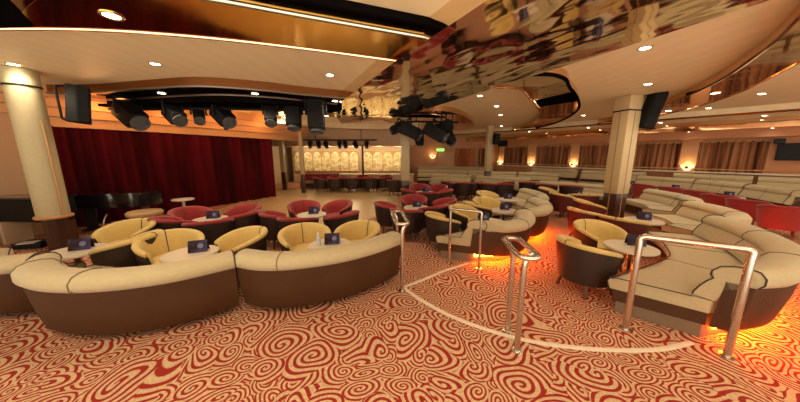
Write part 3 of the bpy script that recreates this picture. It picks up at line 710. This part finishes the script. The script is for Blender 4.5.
YL='yellow tub chairs behind the left banquettes'
for x,y,f,l in [(-4.12,3.68,(.05,-1),'yellow tub chair behind the far left table, its inside facing the view'),
 (-3.52,3.15,(-1,-.12),'yellow tub chair seen from the back, right of the far left table'),
 (-2.95,3.12,(.75,-.6),'yellow tub chair left of the second table, opening to the right'),
 (-2.16,3.24,(-.6,-.75),'yellow tub chair right of the second table near the banquette joint'),
 (-1.36,3.42,(.5,-.85),'yellow tub chair behind the front middle table, on its left'),
 (-.68,3.58,(-.5,-.85),'yellow tub chair behind the front middle table, on its right')]:
    chair('y',x,y,f,l,YL,.97)
R1='red tub chairs round the left cluster table'
for x,y,f,l in [(-4.0,4.75,(.9,-.4),'red tub chair of the left cluster nearest the piano, inside in view'),
 (-3.85,4.22,(.45,.9),'red tub chair of the left cluster seen from the back, on the left'),
 (-3.2,5.0,(-.4,-.9),'red tub chair of the left cluster beyond the table, inside in view'),
 (-2.95,4.55,(-.95,.3),'red tub chair of the left cluster at its right end'),
 (-3.15,4.05,(-.5,.85),'red tub chair of the left cluster, back turned, front right')]:
    chair('r',x,y,f,l,R1,.97)
R2='red tub chairs round the table at the front of the dance floor'
for x,y,f,l in [(-2.15,5.45,(.4,-.9),'red tub chair facing the view at the dance floor edge, left one'),
 (-1.45,5.5,(-.5,-.85),'red tub chair facing the view at the dance floor edge, right one'),
 (-2.30,4.62,(.75,.65),'red tub chair with its back turned, left end of the dance floor front group'),
 (-1.82,4.32,(-.05,1),'red tub chair with its back turned in the middle of the dance floor front group'),
 (-1.15,4.62,(-.85,.5),'red tub chair with its back turned, right end of the dance floor front group')]:
    chair('r',x,y,f,l,R2,.95)
R3='red tub chairs right of the dance floor'
for x,y,f,l in [(-.32,5.5,(.95,.2),'red tub chair at the left of the group right of the dance floor'),
 (.05,5.0,(.3,.95),'red tub chair with its back turned behind the looped handrail'),
 (.25,6.35,(.1,-1),'red tub chair beyond the near table right of the dance floor'),
 (.62,5.35,(-.6,.8),'red tub chair with its back turned, right of the one behind the looped handrail'),
 (.9,5.95,(-1,-.1),'red tub chair at the right of the near table right of the dance floor'),
 (.22,7.8,(.9,.3),'red tub chair left of the far red-group table by the cream column'),
 (.68,7.3,(0,1),'red tub chair with its back turned before the far red-group table'),
 (1.15,7.7,(-.9,.3),'red tub chair right of the far red-group table'),
 (.55,8.9,(.1,-1),'red tub chair beyond the far red-group table, left one'),
 (1.15,8.7,(-.5,-.85),'red tub chair beyond the far red-group table, right one')]:
    chair('r',x,y,f,l,R3,.95)
YM='yellow tub chairs of the middle row'
for x,y,f,l in [(.70,4.48,(.95,.35),'yellow tub chair with a dark back left of the narrow gate rail'),
 (1.22,5.02,(.75,-.65),'yellow tub chair seen through the narrow gate rail, inside in view'),
 (1.62,5.55,(.95,.25),'yellow tub chair with a dark back before the second middle banquette'),
 (1.95,5.95,(.4,-.9),'yellow tub chair with its inside in view before the second middle banquette'),
 (2.35,7.1,(.7,-.7),'farthest yellow tub chair of the middle row')]:
    chair('y',x,y,f,l,YM,.95)
YR='yellow tub chairs along the right aisle'
for x,y,f,l,k in [(2.22,2.98,(.97,.25),'yellow tub chair with a dark back nearest the right handrail','y'),
 (2.86,3.62,(.2,-.95),'yellow tub chair with its inside in view behind the nearest aisle chair','y'),
 (3.5,4.8,(1,.15),'yellow tub chair on the aisle level with the second right banquette','ym'),
 (3.68,4.2,(.8,.5),'yellow tub chair with its back turned before the square column table','ym'),
 (4.22,5.75,(.95,-.2),'yellow-lined maroon tub chair beside the square column','ym'),
 (4.3,6.9,(.95,.1),'yellow-lined maroon tub chair on the aisle before the long low grey banquette','ym'),
 (4.55,7.95,(.9,-.4),'farthest yellow-lined maroon tub chair on the aisle','ym'),
 (4.85,6.85,(.3,.9),'yellow-lined maroon tub chair with its back turned behind the square column','ym')]:
    chair(k,x,y,f,l,YR,.97)
RR='red tub chairs before the window benches'
for x,y,f,l in [(7.75,5.15,(.75,.6),'all red tub chair at the right edge of the view'),
 (8.0,5.9,(.9,.35),'all red tub chair second from the right edge'),
 (8.2,6.62,(.8,.55),'all red tub chair third from the right edge, behind the second banquette'),
 (8.5,7.38,(.9,.3),'all red tub chair fourth from the right edge'),
 (8.6,8.2,(.85,.45),'all red tub chair right of the square column'),
 (8.5,9.1,(.9,.3),'all red tub chair farthest along the window benches')]:
    chair('rr',x,y,f,l,RR,.97 if y>5 else 1.0)
BD='dark tub chairs before the bar'
for i,(x,y,f) in enumerate([(-3.75,11.6,(.8,.5)),(-3.35,12.45,(0,-1)),(-3.05,11.45,(-.3,1)),(-2.7,11.9,(.9,.2)),(-2.3,11.5,(0,1)),(-1.85,12.0,(-1,.1)),(-2.0,12.6,(-.2,-1)),(-1.5,11.6,(.2,1)),(-.95,11.9,(-.8,.4)),(-.9,12.6,(-.5,-.8))]):
    chair('d',x,y,f,'dark maroon tub chair in the row before the bar, %s'%['first from the left','second from the left','third from the left','fourth from the left','fifth from the left','fifth from the right','fourth from the right','third from the right','second from the right','last on the right'][i],BD,1.0)
chair('d',-.35,10.6,(.3,.9),'dark maroon tub chair left of the cream dance floor column',BD)
for i,(x,y,f) in enumerate([(1.75,9.9,(.9,.3)),(2.2,9.55,(.1,1)),(2.65,9.75,(-.6,.7)),(3.05,9.3,(.6,.8)),(3.55,9.2,(.3,.9)),(3.9,9.9,(-.5,.8))]):
    chair('d',x,y,f,'dark tub chair before the far grey benches, %s'%['first from the left','second from the left','third from the left','fourth from the left','fifth from the left','last on the right'][i],'dark tub chairs before the far benches')
for i,(x,y,f) in enumerate([(5.0,9.0,(.7,.7)),(5.6,8.6,(.6,.8)),(4.7,9.7,(.5,.8))]):
    chair('d',x,y,f,'dark tub chair by the long low grey banquette, %s'%['left one','right one','one behind'][i],'dark tub chairs by the low banquette')

# ------------------------------------------------------------------ handrails
def loop_rail(p0,p1,label,z=.885,over=.12,w=.075):
    p0,p1=Vector((*p0,0)),Vector((*p1,0)); c=(p0+p1)/2; d=(p1-p0).normalized(); n=Vector((-d.y,d.x,0)); h=(p1-p0).length/2
    e=empty('handrail',(c.x,c.y,0),0,label,'handrail','handrails at the step')
    for s in (-1,1):
        bm=B(); tube(bm, catmull([d*s*h+n*w*q*s+Vector((0,0,zz)) for q,zz in ((0,0),(0,z*.5),(.05,z*.86),(.45,z*.96),(1,z))],4),.024,12); obj('post',bm,M['bronze'],e)
        bm=B(); lathe(bm,[(.045,.001),(.045,.008),(.026,.012)],16,c=d*s*h); obj('foot_plate',bm,M['bronze'],e)
    bm=B(); pts=[]
    L=h+over
    for k in range(10): a=-PI/2+PI*k/9; pts.append(d*(L-w+w*math.cos(a))+n*w*math.sin(a)+Vector((0,0,z)))
    for k in range(10): a=PI/2+PI*k/9; pts.append(d*(-L+w+w*math.cos(a))+n*w*math.sin(a)+Vector((0,0,z)))
    tube(bm,pts,.024,12,closed=True); obj('rail',bm,M['bronze'],e)
loop_rail((.965,1.95),(.985,2.2),'looped bronze handrail on two posts in the middle of the step')
loop_rail((-.02,2.95),(-.10,3.55),'looped bronze handrail at the end of the left banquettes',.86,.05,.07)
def gate_rail(p0,p1,z,label,r=.026):
    p0,p1=Vector((*p0,0)),Vector((*p1,0)); c=(p0+p1)/2
    e=empty('handrail',c,0,label,'handrail','handrails at the step'); a,b=p0-c,p1-c; up=Vector((0,0,z))
    d=(b-a).normalized()
    arc=lambda s,base:[base+d*(-s)*.0+Vector((0,0,0))]
    for q in (a,b):
        bm=B(); tube(bm,[q,q+Vector((0,0,z-.08))],r,12); obj('post',bm,M['bronze'],e)
        bm=B(); lathe(bm,[(.05,.001),(.05,.008),(.028,.012)],16,c=q); obj('foot_plate',bm,M['bronze'],e)
    bm=B(); tube(bm,rounded([a+Vector((0,0,z-.08)),a+up,b+up,b+Vector((0,0,z-.08))],.08,6),r,12); obj('rail',bm,M['bronze'],e)
gate_rail((2.69,1.89),(2.13,2.23),.93,'bronze gate handrail in front of the big right banquette')
gate_rail((1.10,3.56),(.70,3.78),.86,'narrow bronze gate handrail in front of the orange-lit middle banquette',.02)
# step nosing
def nosing(name, pts):
    bm=B(); c=[Vector((p.x,p.y)) for p in catmull(pts,8)]; n=[]
    for i in range(len(c)):
        t=(c[min(i+1,len(c)-1)]-c[max(i-1,0)]).normalized(); n.append(Vector((-t.y,t.x)))
    sweep(bm,c,n,[(-.022,.002),(-.022,.011),(-.014,.015),(.016,.015),(.022,.011),(.022,.002)]); struct(name,bm,M['nosing'])
nosing('trim_13',[(.0,3.0),(.2,2.72),(.48,2.43),(.78,2.22),(1.1,2.07),(1.45,1.985),(1.8,1.95),(2.2,1.96),(2.56,2.04)])
nosing('trim_14',[(.0,3.02),(.3,3.25),(.6,3.5),(.99,3.75)])

# ------------------------------------------------------------------ piano and stage things
e=empty('grand_piano',(-6.25,5.62,0),math.radians(12),'black grand piano with its lid down in front of the red curtain','piano')
out=C2([(-.95,-.42),(.3,-.42),(.62,-.36),(.78,-.15),(.74,.08),(.50,.20),(.15,.22),(-.2,.34),(-.6,.40),(-.95,.36)],5)
bm=B(); prism(bm,out,.58,.82); obj('case',bm,M['blackgloss'],e)
bm=B(); prism(bm,[(x*1.02,y*1.03) for x,y in out],.825,.865); obj('lid',bm,M['blackgloss'],e)
for x,y in ((-.75,-.3),(-.75,.26),(.5,-.1)):
    bm=B(); lathe(bm,[(.03,.0),(.035,.04),(.03,.1),(.06,.45),(.07,.579)],12,c=(x,y,0)); obj('leg',bm,M['legwood'] if x>0 else M['blackgloss'],e)
bm=B(); box(bm,(-1.04,0,.62),(.2,.76,.1),bev=.01); kb=obj('key_bed',bm,M['blackgloss'],e)
bm=B()
for k in range(30): box(bm,(-1.05,-.34+k*.0235,.678),(.13,.021,.012))
obj('white_keys',bm,M['ivory'],kb)
bm=B(); box(bm,(-.6,-.02,.3),(.05,.2,.5)); box(bm,(-.62,-.02,.06),(.12,.3,.04)); obj('pedal_lyre',bm,M['black'],e)
e=empty('piano_bench',(-5.4,5.25,0),.3,'tan leather piano bench in front of the grand piano','bench')
bm=B(); lathe(bm,[(.001,.40),(.26,.40),(.29,.43),(.29,.48),(.26,.51),(.001,.515)],28); obj('seat',bm,M['tan'],e)
for a in range(4):
    bm=B(); tube(bm,[(.18*math.cos(a*PI/2+.78),.18*math.sin(a*PI/2+.78),.41),(.23*math.cos(a*PI/2+.78),.23*math.sin(a*PI/2+.78),0)],.018,8); obj('leg',bm,M['legwood'],e)
e=empty('keyboard_cabinet',(-6.95,4.75,0),math.radians(-4),'black cabinet standing behind the cream round column at the far left','cabinet')
bm=B(); box(bm,(0,0,.66),(1.15,.42,.42),bev=.015); obj('body',bm,M['black'],e)
bm=B(); box(bm,(0,0,.885),(1.2,.46,.025),bev=.006); obj('top',bm,M['blackgloss'],e)
for sx in (-1,1):
    bm=B(); box(bm,(sx*.5,0,.22),(.07,.36,.44),bev=.01); obj('leg',bm,M['wallbeige'] if sx<0 else M['legwood'],e)
for i,(dx,dz) in enumerate(((0,0),(.02,.05))):
    bm=B(); box(bm,(-6.75+dx,4.5,.03+dz),(.42,.28,.05),.2,bev=.004); tag(obj('equipment_case',bm,M['black'] if i==0 else M['screen']),['lower flat black case on the carpet under the left cabinet','upper flat black case stacked under the left cabinet'][i],'equipment case','flat cases under the left cabinet')
bm=B(); box(bm,(-6.72,4.42,.108),(.22,.17,.012),.4); tag(obj('paper_sheet',bm,M['paper']),'white paper sheet lying on the flat black cases','paper')
e=empty('cocktail_table',(-5.3,6.1,0),0,'small high round table on a thin stand before the red curtain','table')
bm=B(); lathe(bm,[(.001,.58),(.20,.58),(.22,.59),(.22,.61),(.20,.62),(.001,.62)],28); obj('tabletop',bm,M['tabletop'],e)
bm=B(); tube(bm,[(0,0,.02),(0,0,.58)],.03,12); obj('pedestal',bm,M['tabletop'],e)
bm=B(); lathe(bm,[(.17,.012),(.17,.02),(.04,.04)],20); obj('foot',bm,M['chrome'],e)
e=empty('microphone_stand',(-5.85,4.85,0),0,'thin bent microphone stand in front of the grand piano','microphone stand')
bm=B(); tube(bm,catmull([(0,0,.02),(.02,0,.3),(.05,.02,.45),(.09,.03,.52)],5),.012,8); obj('pole',bm,M['chrome'],e)
bm=B(); lathe(bm,[(.10,.001),(.10,.02),(.02,.03)],16); obj('foot',bm,M['black'],e)

# ------------------------------------------------------------------ bar at the back
e=empty('bar_counter',(-2.2,14.2,0),0,'long cream bar counter beneath the palm murals','bar counter')
bm=B(); box(bm,(0,0,.30),(5.4,.55,.6),bev=.02); obj('body',bm,M['counter'],e)
bm=B(); box(bm,(0,-.05,.62),(5.5,.72,.045),bev=.01); obj('worktop',bm,M['tabletop'],e)
bm=B(); tube(bm,[(-2.7,-.36,.2),(2.7,-.36,.2)],.02,8); obj('foot_rail',bm,M['bronze'],e)
for nm,(x0,x1),lab in (('a',(-6.5,-2.7),'long palm mural left of the thin pole behind the bar'),('b',(-2.45,-.05),'palm mural right of the thin pole behind the bar')):
    w=x1-x0; c=(x0+x1)/2
    e=empty('wall_mural',(c,15.45,0),0,lab,'mural','pale palm murals behind the bar')
    bm=B(); box(bm,(0,.05,1.28),(w,.05,1.2)); obj('frame',bm,M['trimwood'],e)
    k=round(w/.56)
    for i in range(k):
        pw=w/k; cx=-w/2+pw*(i+.5)
        poly=[(cx-pw*.46,.72)]+[(cx+pw*.46*math.cos(PI-PI*t/10),1.50+.33*math.sin(PI*t/10)) for t in range(11)]+[(cx+pw*.46,.72)]
        bm=B(); fr=[bm.verts.new((x,0,z)) for x,z in poly]; bk=[bm.verts.new((x,.03,z)) for x,z in poly]
        bm.faces.new(fr); bm.faces.new(bk)
        for a in range(len(poly)): b=(a+1)%len(poly); bm.faces.new((fr[a],fr[b],bk[b],bk[a]))
        obj('panel',bm,M['mural'],e,smooth=False)
bm=B(); box(bm,(-3.3,15.62,1.06),(6.7,.1,2.12)); struct('wall_bar',bm,M['wallbeige'],smooth=False)
banquette([(-3.4,13.5),(-5.2,13.3)],'red upholstered booth at the left end of the bar','booths by the bar',depth=.6,ztop=.72,back=M['red'],name='booth_sofa')
# back wall: door, rust drape, wall lamp, exit sign
e=empty('door_1',(2.75,17.42,-.25),0); e['kind']='structure'
bm=B(); box(bm,(0,0,1.05),(1.0,.06,2.1),bev=.01); obj('leaf',bm,M['pilaster'],e)
bm=B(); box(bm,(-.56,0,1.08),(.1,.1,2.16)); box(bm,(.56,0,1.08),(.1,.1,2.16)); box(bm,(0,0,2.2),(1.22,.1,.1)); obj('frame',bm,M['trimwood'],e)
bm=B(); tube(bm,[(.4,-.06,1.0),(.4,-.06,1.15)],.015,8); obj('handle',bm,M['chrome'],e)
e=empty('exit_sign',(2.4,17.36,1.98),0,'small green exit sign above the far wooden door','exit sign')
bm=B(); box(bm,(0,0,0),(.5,.06,.17),bev=.01); obj('housing',bm,M['exit'],e)
tx=bpy.data.curves.new('lettering','FONT'); tx.body='EXIT'; tx.size=.15; tx.align_x='CENTER'; tx.align_y='CENTER'; tx.extrude=.004
tm=bpy.data.objects.new('tmp',tx); me=bpy.data.meshes.new_from_object(tm); bpy.data.objects.remove(tm); to=bpy.data.objects.new('lettering',me); link(to,e); to.location=(0,-.036,0); to.rotation_euler=(PI/2,0,0); me.materials.append(mat('exit_letters',(.85,.85,.8),.5))
def drape(name,a,b,z0,z1,m,label,group,folds=9,amp=.035,off=0):
    a,b=Vector(a[:2]),Vector(b[:2]); d=(b-a); L=d.length; t=d/L; n=Vector((t.y,-t.x)); c=(a+b)/2
    e=empty(name,(c.x,c.y,0),0,label,'curtain',group); bm=B(); rows=[]
    N=int(folds*10)
    for i in range(N+1):
        s=-L/2+L*i/N; f=amp*math.sin(2*PI*folds*i/N)+amp*.4*math.sin(2*PI*folds*.37*i/N+1)
        rows.append([bm.verts.new((t.x*s+n.x*(f+o_),t.y*s+n.y*(f+o_),z)) for z,o_ in ((z0,0),((z0+z1)/2,0),(z1,0),(z1,-.015),((z0+z1)/2,-.015),(z0,-.015))])
    for p,q in zip(rows,rows[1:]):
        for k in range(6): bm.faces.new((p[k],p[(k+1)%6],q[(k+1)%6],q[k]))
    bm.faces.new(rows[0]); bm.faces.new(rows[-1]); obj('cloth',bm,m,e,sharp=80)
    bm=B(); tube(bm,[(-t.x*L*.52,-t.y*L*.52,z1-.02),(t.x*L*.52,t.y*L*.52,z1-.02)],.02,8); obj('rod',bm,M['trimwood'],e)
drape('drape',(3.45,17.36),(4.7,17.36),.75,2.1,M['drapeorange'],'rust coloured drape on the back wall right of the wooden door','rust drapes on the back wall',7)
drape('drape',(5.0,17.36),(5.75,17.36),.8,2.1,M['drape'],'narrow striped drape left of the far middle column','striped window curtains',5)
def sconce(p,rz,label,s=1):
    e=empty('wall_sconce',p,rz,label,'wall lamp','shell wall lamps between the windows')
    bm=B(); lathe(bm,[(.03*s,-.14*s),(.11*s,-.10*s),(.18*s,0),(.20*s,.10*s),(.185*s,.10*s),(.16*s,.0),(.09*s,-.085*s)],20)
    bmesh.ops.delete(bm,geom=[v for v in bm.verts if v.co.y>.02],context='VERTS'); obj('bowl',bm,M['sconce'],e)
    bm=B(); lathe(bm,[(.05*s,-.01),(.05*s,.01)],14,c=(0,-.20*s,0),M=Matrix.Rotation(PI/2,4,'X')); obj('boss',bm,M['legwood'],e)
    l=bpy.data.lights.new('lamp','POINT'); l.energy=3; l.color=(1,.72,.36); l.shadow_soft_size=.06
    lo=bpy.data.objects.new('lamp',l); link(lo,e); lo.location=(0,-.16*s,.16*s)
sconce((1.9,17.38,1.55),0,'shell wall lamp left of the far wooden door')
ZW0,ZW1=1.02,2.14
cur=[(499,527,'farthest'),(537,573,'second farthest'),(580,612,'middle'),(633,685,'second nearest'),(698,767,'nearest')]
for i,(x0,x1,w) in enumerate(cur):
    s0,s1=rw_s(x0),rw_s(x1); mid=(s0+s1)/2
    bm=B(); p=rw(mid,.0,(ZW0+ZW1)/2); box(bm,p,(s1-s0-.1,.03,ZW1-ZW0-.05),RWA); w_=struct('window_%d'%(i+1),bm,M['glass'],smooth=False)
    bm=B(); 
    for q in (s0+.02,s1-.02): box(bm,rw(q,.02,(ZW0+ZW1)/2)-p,(.06,.05,ZW1-ZW0),RWA)
    box(bm,rw(mid,.02,ZW1)-p,(s1-s0,.05,.06),RWA); f=obj('window_frame',bm,M['trimwood'],w_,smooth=False); f.location=p
    L_=s1-s0
    drape('window_curtain',rw(s0,.12),rw(s1-(.0 if i<4 else 0),.12),ZW0-.02 if i<4 else .95,ZW1,M['drape'],'striped brown curtain on the window wall, %s of the five'%w,'striped window curtains',max(6,round(L_*5)),.035)
bm=B(); a,b=rw(.3,.1,1.0),rw(13.9,.1,1.0); box(bm,(a+b)/2,((b-a).length,.22,.05),RWA); struct('trim_15',bm,M['nosing'],smooth=False)
bm=B(); a,b=rw(.3,.22,1.12),rw(13.2,.22,1.12); tube(bm,[a,b],.022,8); struct('trim_16',bm,M['trimwood'])
for x,w in ((502,'farthest'),(533,'third nearest'),(575.5,'second nearest'),(690,'nearest')):
    s=rw_s(x); bm=B(); box(bm,rw(s,.06,1.2),(.55,.14,2.3),RWA,bev=.02); struct('trim_pilaster',bm,M['pilaster'])
    p=rw(s,.15,1.17); sconce(p,RWA,'glowing shell wall lamp on the window wall, %s one'%w,1.0)
# tv, speaker at the right end
s=rw_s(795)
e=empty('television',rw(s,.12,1.75),RWA,'dark television on the orange wall at the right edge','television')
bm=B(); box(bm,(0,0,0),(.75,.07,.55),bev=.01); obj('frame',bm,M['black'],e)
bm=B(); box(bm,(0,-.037,0),(.70,.01,.50)); obj('screen',bm,M['screen'],e)
p=rw(rw_s(776),.12,2.1); e=empty('loudspeaker',p,RWA,'small black loudspeaker on the orange wall above the television','loudspeaker')
bm=B(); box(bm,(0,0,0),(.22,.18,.16),bev=.02); obj('cabinet',bm,M['black'],e)
bm=B(); box(bm,(0,-.092,0),(.19,.008,.13)); obj('grille',bm,mat('grille2',(.03,.03,.03),.8),e)
p=rw(rw_s(515),1.4,2.36); e=empty('ceiling_monitor',p,RWA,'small black monitor hanging before the farthest curtain','monitor')
bm=B(); box(bm,(0,0,-.05),(.55,.12,.34),bev=.015); obj('housing',bm,M['black'],e)
bm=B(); tube(bm,[(0,0,.1),(0,0,.43)],.02,8); obj('hanger',bm,M['black'],e)
